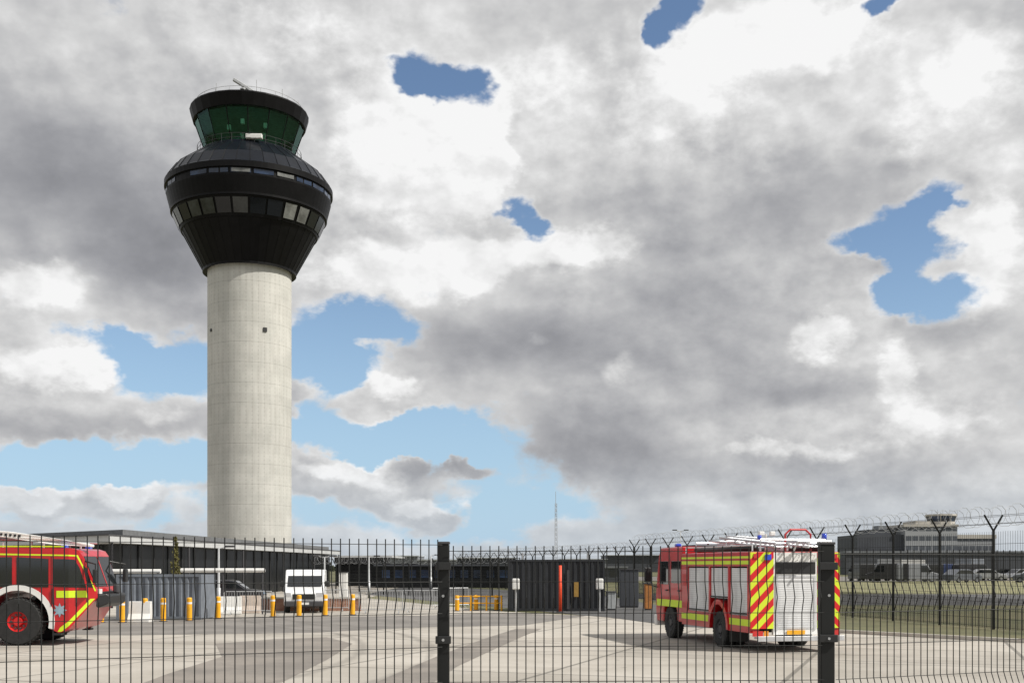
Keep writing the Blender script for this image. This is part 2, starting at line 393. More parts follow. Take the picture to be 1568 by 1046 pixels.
gl=g.nodes.new('ShaderNodeBsdfGlossy'); gl.inputs['Roughness'].default_value=.03; gl.inputs[0].default_value=(.45,.7,.62,1)
fr=g.nodes.new('ShaderNodeFresnel'); fr.inputs[0].default_value=1.45
mm=g.nodes.new('ShaderNodeMixShader'); g.links.new(fr.outputs[0],mm.inputs[0]); g.links.new(tr_.outputs[0],mm.inputs[1]); g.links.new(gl.outputs[0],mm.inputs[2])
oo=g.nodes.new('ShaderNodeOutputMaterial'); g.links.new(mm.outputs[0],oo.inputs[0])
zb=tz(238); zt=tz(194); rb_=tr(68); rt_=tr(84)
revolve('cab_base',[(tr(72),tz(243)+.2),(tr(70),zb-.1),(tr(70),zb),(rb_-.3,zb)],M_clad,tower,NC,False)
revolve('cab_glass',[(rb_,zb),(rt_,zt)],M_cabg,tower,NC,False)
vs=[];fs=[]
for j in range(NC):
    q=2*math.pi*(j+.5)/NC; c,s=math.cos(q),math.sin(q)
    tubedat([(rb_*c,rb_*s,zb),(rt_*c,rt_*s,zt)],.06,vs,fs,4)
mesh('mullions',vs,fs,M_clad,tower)
revolve('cab_floor',[(.05,zb+.02),(rb_-.35,zb+.02),(rb_-.35,zb-.2),(0.05,zb-.2)],M_clad,tower,NC,False)
revolve('control_desk',[(rb_-1.3,zb+.02),(rb_-1.3,zb+.35),(rb_-.7,zb+.4),(rb_-.5,zb+.02)],mat('desk_panel',(.25,.45,.36),.5,var=.5),tower,NC,False)
revolve('cab_ceiling',[(.05,zt-.05),(rt_-.3,zt-.05)],mat('ceiling_grey',(.10,.115,.11),.7,var=.4),tower,NC,False)
revolve('visor',[(.05,zt-.02),(rt_-.1,zt-.02),(tr(86),zt-.02),(tr(86.5),zt),(tr(91.5),tz(177)),(tr(90.5),tz(176)+.1),(tr(80),tz(175)),(.05,tz(173))],M_clad,tower,32,False)
rng=random.Random(3); bx=[]
for k in range(14):
    a=k*.45+rng.random()*.2; r=rng.uniform(3.4,4.4); X=r*math.cos(a);Y=r*math.sin(a)
    bx.append(((X-.25,Y-.1,zb+.4),(X+.25,Y+.1,zb+rng.uniform(.6,1.0))))
boxes('monitors',bx,M_dgrey,tower)
bx=[]
for k in range(5):
    a=k*1.2+1; bx.append(((2.4*math.cos(a)-.2,2.4*math.sin(a)-.2,zt-.6),(2.4*math.cos(a)+.2,2.4*math.sin(a)+.2,zt-.06)))
boxes('ceiling_screens',bx,M_white,tower)
def ringrail(name,r,z0,hh,np_,rad,parent,m_,levels=(1,)):
    L=[]
    for j in range(np_):
        q=2*math.pi*j/np_; L.append(([(r*math.cos(q),r*math.sin(q),z0),(r*math.cos(q),r*math.sin(q),z0+hh)],rad))
    for lv in levels:
        L.append(([(r*math.cos(2*math.pi*j/48),r*math.sin(2*math.pi*j/48),z0+hh*lv) for j in range(49)],rad))
    tubes(name,L,m_,parent,5)
ringrail('roof_rail',tr(82),tz(176),.8,22,.025,tower,M_galv,(1,))
ringrail('walkway_rail',tr(80),tz(246),1.0,30,.022,tower,M_dgrey,(1,.5))
wx_,wy_=(.30,-.95)
box('white_unit',(wx_*5.9-.9,wy_*5.9-.3,tz(243)+.2),(wx_*5.9+1.0,wy_*5.9+.2,tz(243)+.75),M_white,tower,.08)
tubes('radar_mast',[([(-.8,0,tz(172)),(-.8,0,tz(138))],.2),([(-.8,0,tz(138)),(-.8,0,tz(136))],.36)],M_galv,tower,10)
o=box('radar_scanner',(-1.3,-.2,-.18),(1.3,.2,.18),M_galv,tower,.05); o.location=(-.8,0,tz(131)); o.rotation_euler=(0,math.radians(30),math.radians(10))
tubes('roof_antennas',[([(c*math.cos(a),c*math.sin(a),tz(174)),(c*math.cos(a),c*math.sin(a),tz(174)+h_)],.035) for c,a,h_ in ((5.5,-1.2,1.8),(5.5,-.6,1.6),(5,-2.2,1.9),(5.8,0,1.5),(5.6,3.1,1.6))],M_galv,tower,5)
for px,py,wd in ((405,503,.22),(325,508,.15)):
    ax=(px-382.5)/64.5; a0=math.asin(max(-1,min(1,ax)))
    base=math.atan2(-TY,-TX); a=base+a0*1.0
    R=tr(64.5); c=Vector((math.cos(a),math.sin(a),0))
    zc=WZ(py,TY-R*math.cos(a0)); Mx=Matrix.Translation(c*R+Vector((0,0,zc)))@Matrix.Rotation(a,4,'Z')
    vs=[];fs=[]; boxdat((-.05,-wd,-wd*1.1),(.12,wd,wd*1.1),vs,fs,Mx); mesh('vent_opening',vs,fs,M_black,tower)

# ---------------------------------------------------------------- low building with canopy roof
bld=empty('low_terminal_building')
P1=Vector((WX(168,60),60,0));P2=Vector((-19.3,125,0));P3=Vector((-24,126,0));P4=Vector((-48,84,0))
def slab(name,pts,z0,z1,m_,parent):
    n_=len(pts); vs=[(p.x,p.y,z0) for p in pts]+[(p.x,p.y,z1) for p in pts]
    fs=[tuple(range(n_))[::-1],tuple(range(n_,2*n_))]+[(i,(i+1)%n_,(i+1)%n_+n_,i+n_) for i in range(n_)]
    return mesh(name,vs,fs,m_,parent)
M_fascia=mat('fascia',(.46,.47,.47),.5,var=.12,vscale=.5)
M_wallglass=mat('curtain_wall',(.010,.011,.012),.35,var=.6,vscale=.25,spec=.2)
rz=4.0
slab('roof_fascia',[P1,P2,P3,P4],rz-.42,rz-.04,M_fascia,bld)
cen=(P1+P2+P3+P4)/4
def ins(k): return [cen+(p-cen)*k for p in (P1,P2,P3,P4)]
slab('roof_cap',ins(1.006),rz-.04,rz+.03,M_dgrey,bld)
slab('roof_upper',ins(.90),rz+.03,rz+.40,mat('roof_membrane',(.14,.145,.15),.7,var=.2),bld)
slab('walls',ins(.9),0,rz-.42,M_wallglass,bld)
L=[];I=ins(.905)
for a,b_ in ((I[3],I[0]),(I[0],I[1])):
    d=b_-a; k=int(d.length/2.5)
    for i in range(k+1):
        p=a+d*i/k; L.append(([(p.x,p.y,0),(p.x,p.y,rz-.43)],.05))
tubes('mullions',L,M_black,bld,4)
I=ins(.985); L=[]
for a,b_ in ((I[3],I[0]),(I[0],I[1])):
    d=b_-a; k=int(d.length/12)
    for i in range(k+1):
        p=a+d*i/k; L.append(([(p.x,p.y,0),(p.x,p.y,rz-.43)],.07))
tubes('canopy_columns',L,M_dgrey,bld,8)
b2=empty('service_building')
def PB(parent,name,Y,D_,x0,x1,y0,y1,m_,bevel=0):
    return box(name,(WX(x0,Y),Y,max(0,WZ(y1,Y))),(WX(x1,Y),Y+D_,WZ(y0,Y)),m_,parent,bevel)
PB(b2,'walls',128,14,515,640,862,930,M_wallglass); PB(b2,'roof',127.4,15,510,600,850,853,M_fascia); PB(b2,'upper_level',127.8,14.4,512,575,853,862,M_dgrey)
PB(b2,'windows',127.7,.1,580,636,868,872,M_strip)
b3=empty('low_office_building')
M_gd=mat('dark_cladding',(.05,.055,.065),.6,var=.2,vscale=.2)
M_gc=mat('grey_cladding',(.16,.17,.185),.6,var=.2,vscale=.2)
PB(b3,'walls',118,9,575,790,866,899,M_wallglass); PB(b3,'roof',117.6,9.6,572,792,863.5,866,M_gd); PB(b3,'walls_east',156,12,800,960,869,891,M_gd); PB(b3,'roof_east',155.6,13,798,962,866.5,869,M_gc)
for k in range(10): PB(b3,'window_bay',117.95,.04,585+k*20,597+k*20,872,884,M_strip)
for k in range(8): PB(b3,'window_bay',155.95,.04,808+k*18,818+k*18,873,882,M_glass)

wr=empty('white_canopy_rail')
for (xa,xb,yy,Y) in ((155,246,874,50.5),(277,406,872.5,53)):
    tubes('rail',[([(WX(xa,Y),Y,WZ(yy,Y)),(WX(xb,Y),Y,WZ(yy,Y))],.10)],M_white,wr,8)
    tubes('posts',[([(WX(q,Y),Y,0),(WX(q,Y),Y,WZ(yy,Y))],.04) for q in (xa+4,(xa+xb)/2,xb-4)],M_dgrey,wr,6)

def corrugated(name,x0,x1,Y,Dp,z0,z1,m_,parent,pitch=.28,depth=.05):
    vs=[];fs=[]; n_=int((x1-x0)/pitch); 
    xs=[]
    for i in range(n_):
        b_=x0+(x1-x0)*i/n_; p=(x1-x0)/n_
        xs+=[(b_,0),(b_+p*.35,0),(b_+p*.5,depth),(b_+p*.85,depth)]
    xs.append((x1,0))
    for x_,d_ in xs: vs+=[(x_,Y+d_,z0),(x_,Y+d_,z1)]
    for i in range(len(xs)-1): fs.append((2*i,2*i+2,2*i+3,2*i+1))
    return mesh(name,vs,fs,m_,parent)
def container(name,x0,x1,Y,Dp,hh,m_):
    e=empty(name)
    corrugated('front_panel',x0+.1,x1-.1,Y,Dp,.15,hh-.1,m_,e)
    boxes('frame',[((x0,Y-.02,0.02),(x0+.1,Y+.12,hh)),((x1-.1,Y-.02,.02),(x1,Y+.12,hh)),((x0+.1,Y-.02,hh-.1),(x1-.1,Y+.1,hh)),((x0+.1,Y-.02,.02),(x1-.1,Y+.1,.15))],m_,e)
    boxes('body',[((x0+.02,Y+.13,.03),(x1-.02,Y+Dp,hh-.01))],m_,e)
    return e
M_cgrey=mat('container_grey',(.15,.17,.20),.6,var=.2,vscale=1.5)
container('storage_container',WX(178,47.5),WX(308,47.5),47.5,2.4,WZ(879,47.5),M_cgrey)
M_cdark=mat('container_dark',(.014,.016,.02),.55,var=.3,vscale=1.5)
cab=container('site_cabin',WX(778,56.5),WX(926,56.5),56.5,2.6,WZ(856,56.5),M_cdark)
PB(cab,'orange_notice',56.4,.05,879,886,890,913,mat('orange_sign',(.30,.18,.04),.5,var=.3),0)
PB(cab,'door',56.42,.04,868,872,872,932,M_dgrey)
tubes('vent_pipes',[([(WX(q,57),57,WZ(860,57)),(WX(q,57),57,WZ(846,57))],.05) for q in (800,900)],M_galv,cab)
rp=empty('red_marker_pole'); tubes('pole',[([(WX(858,55),55,0),(WX(858,55),55,WZ(865,55))],.075)],mat('orange_red_paint',(.80,.07,.02),.5,var=.1),rp,10)
tubes('base_plate',[([(WX(858,55),55,0),(WX(858,55),55,.06)],.2)],M_dgrey,rp,10)

def cabinet(name,x0,x1,y0,y1,m_):
    Y=GY(y1); e=empty(name)
    a=WX(x0,Y);b_=WX(x1,Y);h_=WZ(y0,Y)
    box('body',(a,Y,.08),(b_,Y+.6,h_),m_,e,.02); box('plinth',(a+.03,Y+.02,0),(b_-.03,Y+.58,.08),M_dgrey,e)
    box('roof',(a-.04,Y-.04,h_),(b_+.04,Y+.64,h_+.05),M_dgrey,e); box('door_line',((a+b_)/2-.01,Y-.005,.12),((a+b_)/2+.01,Y-.001,h_-.05),M_black,e)
M_lg=mat('light_grey_box',(.38,.40,.41),.5,var=.15)
cabinet('electrical_cabinet',929,943,906,934,M_lg)
cabinet('electrical_cabinet',785,797,890,933,M_dgrey)
cabinet('electrical_cabinet',519,531,876,915,M_white)
cabinet('electrical_cabinet',950,978,872,930,M_gd)
cabinet('grit_bin',988,998,893,934,mat('orange_brown_plastic',(.40,.16,.04),.6,var=.3))
for px,yy in ((790,888),(918,888)):
    Y=55.5; e=empty('white_floodlight_post'); tubes('pole',[([(WX(px,Y),Y,0),(WX(px,Y),Y,WZ(yy,Y))],.05)],M_galv,e,8)
    box('head',(WX(px,Y)-.18,Y-.2,WZ(yy,Y)-.45),(WX(px,Y)+.18,Y+.1,WZ(yy,Y)+.1),M_white,e,.05)

m,n,b,oc=newmat('brick',.85)
br_=n.nt.nodes.new('ShaderNodeTexBrick'); xx=n.sep(oc); n.val(br_.inputs['Vector'],n.comb(xx[0],xx[2],0))
br_.inputs['Color1'].default_value=(.25,.10,.06,1); br_.inputs['Color2'].default_value=(.33,.17,.11,1); br_.inputs['Mortar'].default_value=(.35,.32,.28,1)
br_.inputs['Scale'].default_value=4; br_.inputs['Mortar Size'].default_value=.012; n.nt.links.new(br_.outputs[0],b.inputs['Base Color'])
M_brick=m
bw=empty('low_brick_wall'); Y=57
box('wall',(WX(310,Y),Y,0),(WX(552,Y),Y+.3,.62),M_brick,bw); box('coping',(WX(309,Y),Y-.04,.62),(WX(553,Y),Y+.34,.70),mat('coping',(.4,.38,.34),.8,var=.2),bw)

def jersey(name,px,py,L_,m_,rot=0):
    Y=GY(py); o=prism(name,[(-.3,0),(.3,0),(.3,.12),(.14,.35),(.1,.85),(-.1,.85),(-.14,.35),(-.3,.12)],-L_/2,L_/2,m_,None,.02)
    o.location=(WX(px,Y),Y,.008); o.rotation_euler=(0,0,math.radians(90)+rot); return o
jersey('plastic_traffic_barrier',215,952,.9,M_white); jersey('plastic_traffic_barrier',350,940,1.2,M_white,.2); jersey('plastic_traffic_barrier',383,938,1.0,mat('faded_plastic',(.5,.42,.36),.6,var=.2),.1)

def bollard(px,py,h_=.95,name='yellow_bollard'):
    Y=GY(py); e=empty(name,(WX(px,Y),Y,.008))
    revolve('post',[(.11,0),(.11,h_-.05),(.09,h_-.01),(.005,h_)],M_bol,e,16)
    revolve('collar',[(.17,0),(.17,.03),(.11,.035)],M_dgrey,e,16)
    revolve('reflector',[(.113,h_*.72),(.113,h_*.8)],M_white,e,16)
for px,py in ((155,953),(187,953),(250,951),(290,950),(334,947),(418,944),(458,943),(498,942),(540,941),(222,952),(130,955)): bollard(px,py,.98)
for px,py in ((700,935),(729,934),(760,934)): bollard(px,py,.8)
yb=empty('yellow_barrier'); Y=57
tubes('rails',[([(WX(698,Y),Y,zz),(WX(768,Y),Y,zz)],.035) for zz in (.75,.4)],M_bol,yb,6)
tubes('posts',[([(WX(q,Y),Y,0),(WX(q,Y),Y,.8)],.05) for q in (698,721,745,768)],M_bol,yb,6)

def crowd_barrier(px,py,rot=0):
    Y=GY(py); e=empty('pedestrian_barrier',(WX(px,Y),Y,.008),rot); L=[]
    L.append(([(-1.1,0,.12),(-1.1,0,1.05),(-1.05,0,1.1),(1.05,0,1.1),(1.1,0,1.05),(1.1,0,.12)],.022)); L.append(([(-1.1,0,.2),(1.1,0,.2)],.018))
    for i in range(17): L.append(([(-1.0+i*.125,0,.2),(-1.0+i*.125,0,1.1)],.009))
    for s in (-.8,.8): L.append(([(s,-.3,0.02),(s,-.05,.14),(s,.05,.14),(s,.3,.02)],.02))
    tubes('frame',L,M_galv,e,5)
for px,py,r in ((585,939,.05),(650,938,-.06),(500,936,.1),(380,941,.15),(690,931,.5)): crowd_barrier(px,py,r)

def lamp(px,Y,ytop,arm=0,name='street_lamp'):
    e=empty(name,(WX(px,Y),Y,0)); zt_=WZ(ytop,Y)
    tubes('column',[([(0,0,0),(0,0,1.2),(0,0,1.21),(0,0,zt_)],[.1,.1,.065,.045])],M_galv,e,10)
    for s in ((-1,1) if arm==2 else (1,)):
        tubes('arm',[([(0,0,zt_-.05),(s*.45,0,zt_+.05)],.03)],M_galv,e,6)
        box('head',(min(s*.35,s*.8),-.13,zt_+.02),(max(s*.35,s*.8),.13,zt_+.12),M_dgrey,e,.03)
lamp(335,56,838); lamp(497,72,852,2); lamp(565,80,852,1); lamp(1042,110,812,2); lamp(660,110,850,1)
ms=empty('lattice_mast',(WX(851,190),190,0)); L=[]; zt_=WZ(752,190)
for a in range(3):
    c,s=.3*math.cos(a*2.09),.3*math.sin(a*2.09); L.append(([(c,s,0),(c*.6,s*.6,zt_-2)],.045))
for k in range(16):
    z0=k*(zt_-2)/16; z1=(k+1)*(zt_-2)/16
    for a in range(3):
        f0=1-.4*k/16; f1=1-.4*(k+1)/16
        L.append(([(.3*f0*math.cos(a*2.09),.3*f0*math.sin(a*2.09),z0),(.3*f1*math.cos((a+1)*2.09),.3*f1*math.sin((a+1)*2.09),z1)],.025))
L.append(([(0,0,zt_-2.1),(0,0,zt_)],.04)); tubes('lattice',L,M_galv,ms,4)

# ---------------------------------------------------------------- security fence with Y tops
def secfence(name,A,B_,sp,hh,bars=.13,base=True,dens=.05):
    e=empty(name); A=Vector(A);B_=Vector(B_); d=B_-A; n_=max(1,round(d.length/sp)); t=d.normalized(); nrm=Vector((-t.y,t.x,0))
    L=[];W=[]
    for i in range(n_+1):
        p=A+d*i/n_
        L.append(([p,p+Vector((0,0,hh-.55))],.055))
        for s in (-1,1): L.append(([p+Vector((0,0,hh-.58)),p+nrm*s*.38+Vector((0,0,hh))],.035))
    nb=int(d.length/bars)
    for i in range(nb): 
        p=A+d*(i+.5)/nb; W.append(([p+Vector((0,0,.05)),p+Vector((0,0,hh-.6))],.006))
    if base:
        nb=int(d.length/dens)
        for i in range(nb):
            p=A+d*(i+.5)/nb+nrm*.03; W.append(([p+Vector((0,0,.02)),p+Vector((0,0,1.15))],.007))
    for zz in [k*.3+.1 for k in range(int((hh-.6)/.3))]: W.append(([A+Vector((0,0,zz)),B_+Vector((0,0,zz))],.007))
    for s in (-1,-.5,.5,1): W.append(([A+nrm*s*.36+Vector((0,0,hh-.6+.56*abs(s))),B_+nrm*s*.36+Vector((0,0,hh-.6+.56*abs(s)))],.008))
    T=int(d.length/.42); pts=[]
    for i in range(T*10+1):
        q=2*math.pi*i/10; r=.36*(1+.12*math.sin(i*.37)+.06*math.sin(i*.11)); pts.append(A+d*i/(T*10)+nrm*math.cos(q)*r+t*.1*math.sin(i*.23)+Vector((0,0,hh-.05+math.sin(q)*r)))
    tubes('posts',L,M_fence,e,6); tubes('mesh_wires',W,M_fence,e,3); tubes('razor_wire_coil',[(pts,.008)],M_galv,e,3)
FA=Vector((18.95,34.0,0)); FB=Vector((8.6,78,0))
secfence('security_fence',FA,FB,3.2,4.15)
secfence('security_fence',FB,Vector((-6.5,132,0)),3.2,3.7,bars=.2,dens=.1)
secfence('security_fence',Vector((WX(480,95),95,0)),Vector((WX(800,80),80,0)),3.0,2.9,bars=.12,dens=.06)

# ---------------------------------------------------------------- near mesh fence
fe=empty('mesh_panel_fence')
FP=[Vector((-5.1,4.0,0)),Vector((-2.92,5.15,0)),Vector((WX(679.5,6.37),6.37,0)),Vector((WX(1265,6.5),6.5,0)),Vector((4.15,7.45,0)),Vector((6.2,8.6,0))]
L=[];L2=[]
folds=[2.12,1.55,.95,.35]
rw=random.Random(9)
for k,(a,b_) in enumerate(zip(FP,FP[1:])):
    HT=(2.46,2.45,2.415,2.40,2.40)[k]
    d=b_-a; Ln=d.length; t=d.normalized(); nn=Vector((t.y,-t.x,0)); n_=int(Ln/.052)
    off=nn*.045
    for i in range(n_):
        p=a+t*(.03+(Ln-.06)*(i+.5)/n_)+off+t*rw.uniform(-.0012,.0012); pts=[p+Vector((0,0,.05))]
        for fz in reversed(folds):
            pts+= [p+Vector((0,0,fz-.09)),p+nn*.035+Vector((0,0,fz-.0)),p+Vector((0,0,fz+.09))]
        pts.append(p+Vector((0,0,HT)))
        L.append((pts,.0031))
    for z_ in [.1,.26,.44,.65,.86,1.04,1.25,1.46,1.64,1.84,2.03,2.21,HT-.03]:
        L2.append(([a+off*1.12+t*.03+Vector((0,0,z_)),b_+off*1.12-t*.03+Vector((0,0,z_))],.0022))
tubes('vertical_wires',L,M_fence,fe,6,vert=True); tubes('horizontal_wires',L2,M_fence,fe,6)
for i,p in enumerate(FP):
    wd=.032 if i!=3 else .042
    o=box('post',(-wd,-.035,0),(wd,.035,2.425),M_fence,fe,.006); o.location=p
    o=box('post_cap',(-wd-.003,-.04,2.425),(wd+.003,.04,2.44),M_dgrey,fe,.004); o.location=p
    o=boxes('clamps',[((-wd-.012,-.058,z_-.022),(wd+.012,-.037,z_+.022)) for z_ in (.5,1.05,1.88,2.3)],M_black,fe,.003); o.location=p
    o=tubes('clamp_bolts',[([(0,-.058,z_),(0,-.066,z_)],.008) for z_ in (1.05,1.88,2.13)],M_galv,fe,8); o.location=p

# ---------------------------------------------------------------- RIGHT FIRE ENGINE
m,n,b,oc=newmat('chevron_reflective',.4)
x,y,z=n.sep(oc)[:3]
q=n.m('ADD',n.m('ABSOLUTE',y),z)
fr_=n.m('FRACT',n.m('DIVIDE',q,.42)); st=n.m('GREATER_THAN',fr_,.5)
n.nt.links.new(n.mix(st,(.60,.72,.03),(.58,.010,.015)),b.inputs['Base Color'])
M_chev=m
m,n,b,oc=newmat('roller_shutter',.42)
z=n.sep(oc)[2]; b.inputs['Metallic'].default_value=.15
g1=n.m('ABSOLUTE',n.m('SUBTRACT',n.m('FRACT',n.m('DIVIDE',z,.06)),.5))
dirt=n.mr(n.noise(n.v('MULTIPLY',oc,(1,1,.3)),2.2,5,.6),.35,.75,1.0,.65)
n.nt.links.new(n.scale(n.mix(n.mr(g1,.38,.5,0,.6),(.70,.71,.72),(.28,.29,.30)),dirt),b.inputs['Base Color'])
bp=n.nt.nodes.new('ShaderNodeBump'); bp.inputs['Distance'].default_value=.01; n.nt.links.new(g1,bp.inputs['Height']); n.nt.links.new(bp.outputs[0],b.inputs['Normal'])
M_shut=m
fx=empty('fire_engine',(WX(1218,29.85),29.85,.008),math.radians(102.5))
Wd=1.3
box('upper_body',(0.03,-Wd,2.28),(5.0,Wd,2.68),M_red,fx,.03)
box('inner_body',(.1,-Wd+.28,.75),(5.0,Wd-.28,2.28),M_dgrey,fx)
for s in (1,-1):
    y0,y1=s*(Wd-.27),s*Wd
    def sb(nm,a,b_,m_,bv=0,dy=0): return box(nm,(a[0],y0,a[1]),(b_[0],y1+s*dy,b_[1]),m_,fx,bv)
    sb('rear_pillar',(0.03,.5),(.22,2.28),M_red,.01)
    sb('rear_locker_shutter',(.22,.95),(1.38,2.24),M_shut,0,-.04)
    sb('shutter_pillar',(1.38,.5),(1.5,2.28),M_red,.01)
    sb('mid_locker_shutter',(1.5,1.38),(2.76,2.24),M_shut,0,-.04)
    sb('shutter_pillar_b',(2.76,.5),(2.88,2.28),M_red,.01)
    sb('front_locker_shutter',(2.88,.95),(4.5,2.24),M_shut,0,-.04)
    sb('front_pillar',(4.5,.5),(5.0,2.28),M_red,.01)
    sb('lower_skirt_rear',(.22,.5),(1.38,.95),M_red,.01); sb('lower_skirt_front',(2.88,.5),(4.5,.95),M_red,.01)
    boxes('shutter_bars',[((.24,y1-s*.04,.98),(1.36,y1-s*.005,1.02)),((2.92,y1-s*.04,.98),(4.46,y1-s*.005,1.02)),((1.52,y1-s*.04,1.40),(2.74,y1-s*.005,1.44))],M_black,fx)
    vs=[];fs=[]
    for i in range(13):
        a=math.pi*i/12
        for r_ in (.60,.72):
            for yy in (y0,y1+s*.04): vs.append((2.12+r_*math.cos(a),yy,.52+r_*math.sin(a)*1.15))
    for i in range(12):
        k=i*4
        for f in ((0,1,5,4),(2,6,7,3),(1,3,7,5),(0,4,6,2)): fs.append(tuple(k+j for j in f))
    mesh('rear_wheel_arch',vs,fs,M_red,fx)
    boxes('hi_vis_stripes',[((.03,y1,.68),(.22,y1+s*.006,.86)),((.22,y1,.68),(1.38,y1+s*.006,.86)),((2.88,y1,.68),(4.5,y1+s*.006,.86)),((4.5,y1,.68),(5.0,y1+s*.006,.86)),
        ((.05,y1,2.34),(5.0,y1+s*.006,2.44)),((.05,y1,2.50),(5.0,y1+s*.006,2.56))],M_yel,fx)
    box('chevron_panel',(-.012,s*.64,.62),(.03,s*Wd,2.66),M_chev,fx)
    boxes('rear_lamps',[((-.03,s*.95,.42),(-.012,s*1.25,.56)),((-.04,s*1.1,2.50),(-.012,s*1.22,2.62))],M_lred,fx)
    boxes('rear_indicators',[((-.045,s*.80,.42),(-.012,s*.93,.56))],M_amber,fx)
    box('rear_blue_light',(-.06,s*.72,2.45),(-.012,s*.9,2.6),M_blue,fx,.01)
    wheel('rear_wheel',2.12,s*(Wd-.17),.50,.50,.30,fx,M_dgrey,s); wheel('rear_wheel_inner',2.12,s*(Wd-.52),.50,.50,.28,fx,M_dgrey,s)
    wheel('front_wheel',6.1,s*(Wd-.17),.50,.50,.30,fx,M_dgrey,s)
    for nm,xa,xb,za,zb_ in (('cab_side_window_rear',5.15,6.0,1.75,2.45),('cab_side_window_front',6.25,7.05,1.7,2.45)):
        box(nm,(xa,s*(Wd-.05),za),(xb,s*(Wd-.022),zb_),M_glass,fx,.01)
    boxes('door_gaps',[((xa,s*(Wd-.04),1.15),(xa+.015,s*(Wd-.026),2.6)) for xa in (5.1,6.06,6.2,7.12)],M_black,fx)
    boxes('door_handles',[((5.2,s*(Wd-.03),1.5),(5.35,s*(Wd+.02),1.54)),((6.3,s*(Wd-.03),1.5),(6.45,s*(Wd+.02),1.54))],M_black,fx)
    boxes('cab_stripe',[((5.06,s*(Wd-.03),1.0),(7.3,s*(Wd-.018),1.22))],M_yel,fx)
    tubes('mirror_arm',[([(7.2,s*(Wd-.03),2.4),(7.5,s*(Wd+.25),2.35),(7.5,s*(Wd+.25),1.7),(7.25,s*(Wd-.03),1.6)],.02)],M_black,fx)
    box('mirror',(7.44,s*(Wd+.13),1.75),(7.52,s*(Wd+.36),2.25),M_black,fx,.03)
    box('mudflap',(1.45,s*(Wd-.05),.18),(1.47,s*(Wd-.6),.6),M_black,fx)
prism('cab',[(5.04,.55),(5.5,.55),(5.52,.9),(5.75,1.15),(6.45,1.15),(6.68,.9),(6.7,.5),(7.4,.5),(7.45,1.35),(7.2,2.55),(7.0,2.88),(5.04,2.9)],-Wd+.03,Wd-.03,M_red,fx,.04)
prism('windscreen',[(7.44,1.5),(7.465,1.5),(7.235,2.52),(7.21,2.52)],-Wd+.15,Wd-.15,M_glass,fx)
boxes('cab_roof_beacons',[((6.4,-.9,2.9),(6.6,-.55,3.04)),((6.4,.75,2.9),(6.6,.95,3.02))],M_blue,fx,.05)
box('cab_roof_panel',(5.2,-.8,2.9),(6.3,.8,2.96),M_dgrey,fx,.02)
box('front_bumper',(7.3,-Wd,.35),(7.55,Wd,.7),M_white,fx,.04)
box('rear_centre_panel',(0.0,-.64,.45),(.1,.64,2.66),M_white,fx)
box('rear_shutter',(-.02,-.52,.62),(0,.52,1.98),M_shut,fx)
boxes('rear_shutter_frame',[((-.03,-.58,.58),(0,-.52,2.03)),((-.03,.52,.58),(0,.58,2.03)),((-.03,-.52,1.98),(0,.52,2.03))],M_alu,fx)
box('pump_dark_recess',(-.015,-.58,2.08),(0,.58,2.4),M_black,fx)
boxes('rear_step',[((-.35,-1.2,.36),(0,1.2,.42)),((-.36,-1.25,.30),(-.33,1.25,.44))],M_alu,fx,.01)
box('number_plate',(-.045,-.26,.46),(-.02,.26,.57),M_bol,fx)
boxes('chassis',[((.1,-.5,.55),(7.2,-.35,.8)),((.1,.35,.55),(7.2,.5,.8)),((1.9,-1.0,.4),(2.3,1.0,.6))],M_black,fx)
boxes('cab_rear_gap',[((5.0,-1.1,.75),(5.04,1.1,2.6))],M_black,fx)
L=[]
def ladder(x0,x1,yc,wid,z0,z1,r=.035,step=.3):
    for s in (-1,1): L.append(([(x0,yc+s*wid/2,z0),(x1,yc+s*wid/2,z1)],r))
    n_=int(abs(x1-x0)/step)
    for i in range(n_):
        f=(i+.5)/n_; L.append(([(x0+(x1-x0)*f,yc-wid/2,z0+(z1-z0)*f),(x0+(x1-x0)*f,yc+wid/2,z0+(z1-z0)*f)],.02))
ladder(-.55,4.9,-.35,.5,2.80,3.12); ladder(-.5,4.9,-.35,.42,2.90,3.22); ladder(-.2,4.3,.45,.45,2.80,3.05); ladder(-.15,3.6,.45,.38,2.89,3.14)
tubes('roof_ladders',L,M_alu,fx,6)
L=[]
for xx_ in (.15,2.4,4.7):
    L.append(([(xx_,-.95,2.68),(xx_,-.95,3.0),(xx_,.95,3.0),(xx_,.95,2.68)],.03))
for s in (-1,1): L.append(([(.1,s*1.2,2.68),(.1,s*1.2,2.85),(4.9,s*1.2,2.85),(4.9,s*1.2,2.68)],.022))
L.append(([(-.1,-.85,2.7),(-.35,-.85,2.95),(-.35,.1,2.95),(-.1,.1,2.7)],.03))
tubes('roof_gantry',L,M_alu,fx,6)
tubes('red_hoop',[([(.3,.15,2.7),(.3,.15,3.15),(.3,.0,3.28),(.3,-.45,3.28),(.3,-.6,3.15),(.3,-.6,2.7)],.03)],M_red,fx,8)
tubes('suction_hoses',[([(.4,.98,2.78),(4.6,.98,2.78)],.08),([(.4,-.98,2.78),(4.6,-.98,2.78)],.08)],M_black,fx,10)
boxes('roof_boxes',[((2.6,.0,2.68),(3.6,.3,2.9)),((3.7,-.2,2.68),(4.6,.3,2.98)),((.6,-.1,2.68),(1.4,.15,2.85))],M_alu,fx,.02)
tubes('beacon',[([(.2,-.95,3.0),(.2,-.95,3.18)],.07),([(.2,.95,3.0),(.2,.95,3.12)],.06)],M_blue,fx,12)
tubes('work_light_mast',[([(1.6,0.1,2.7),(1.6,.1,3.2)],.035)],M_white,fx,8)
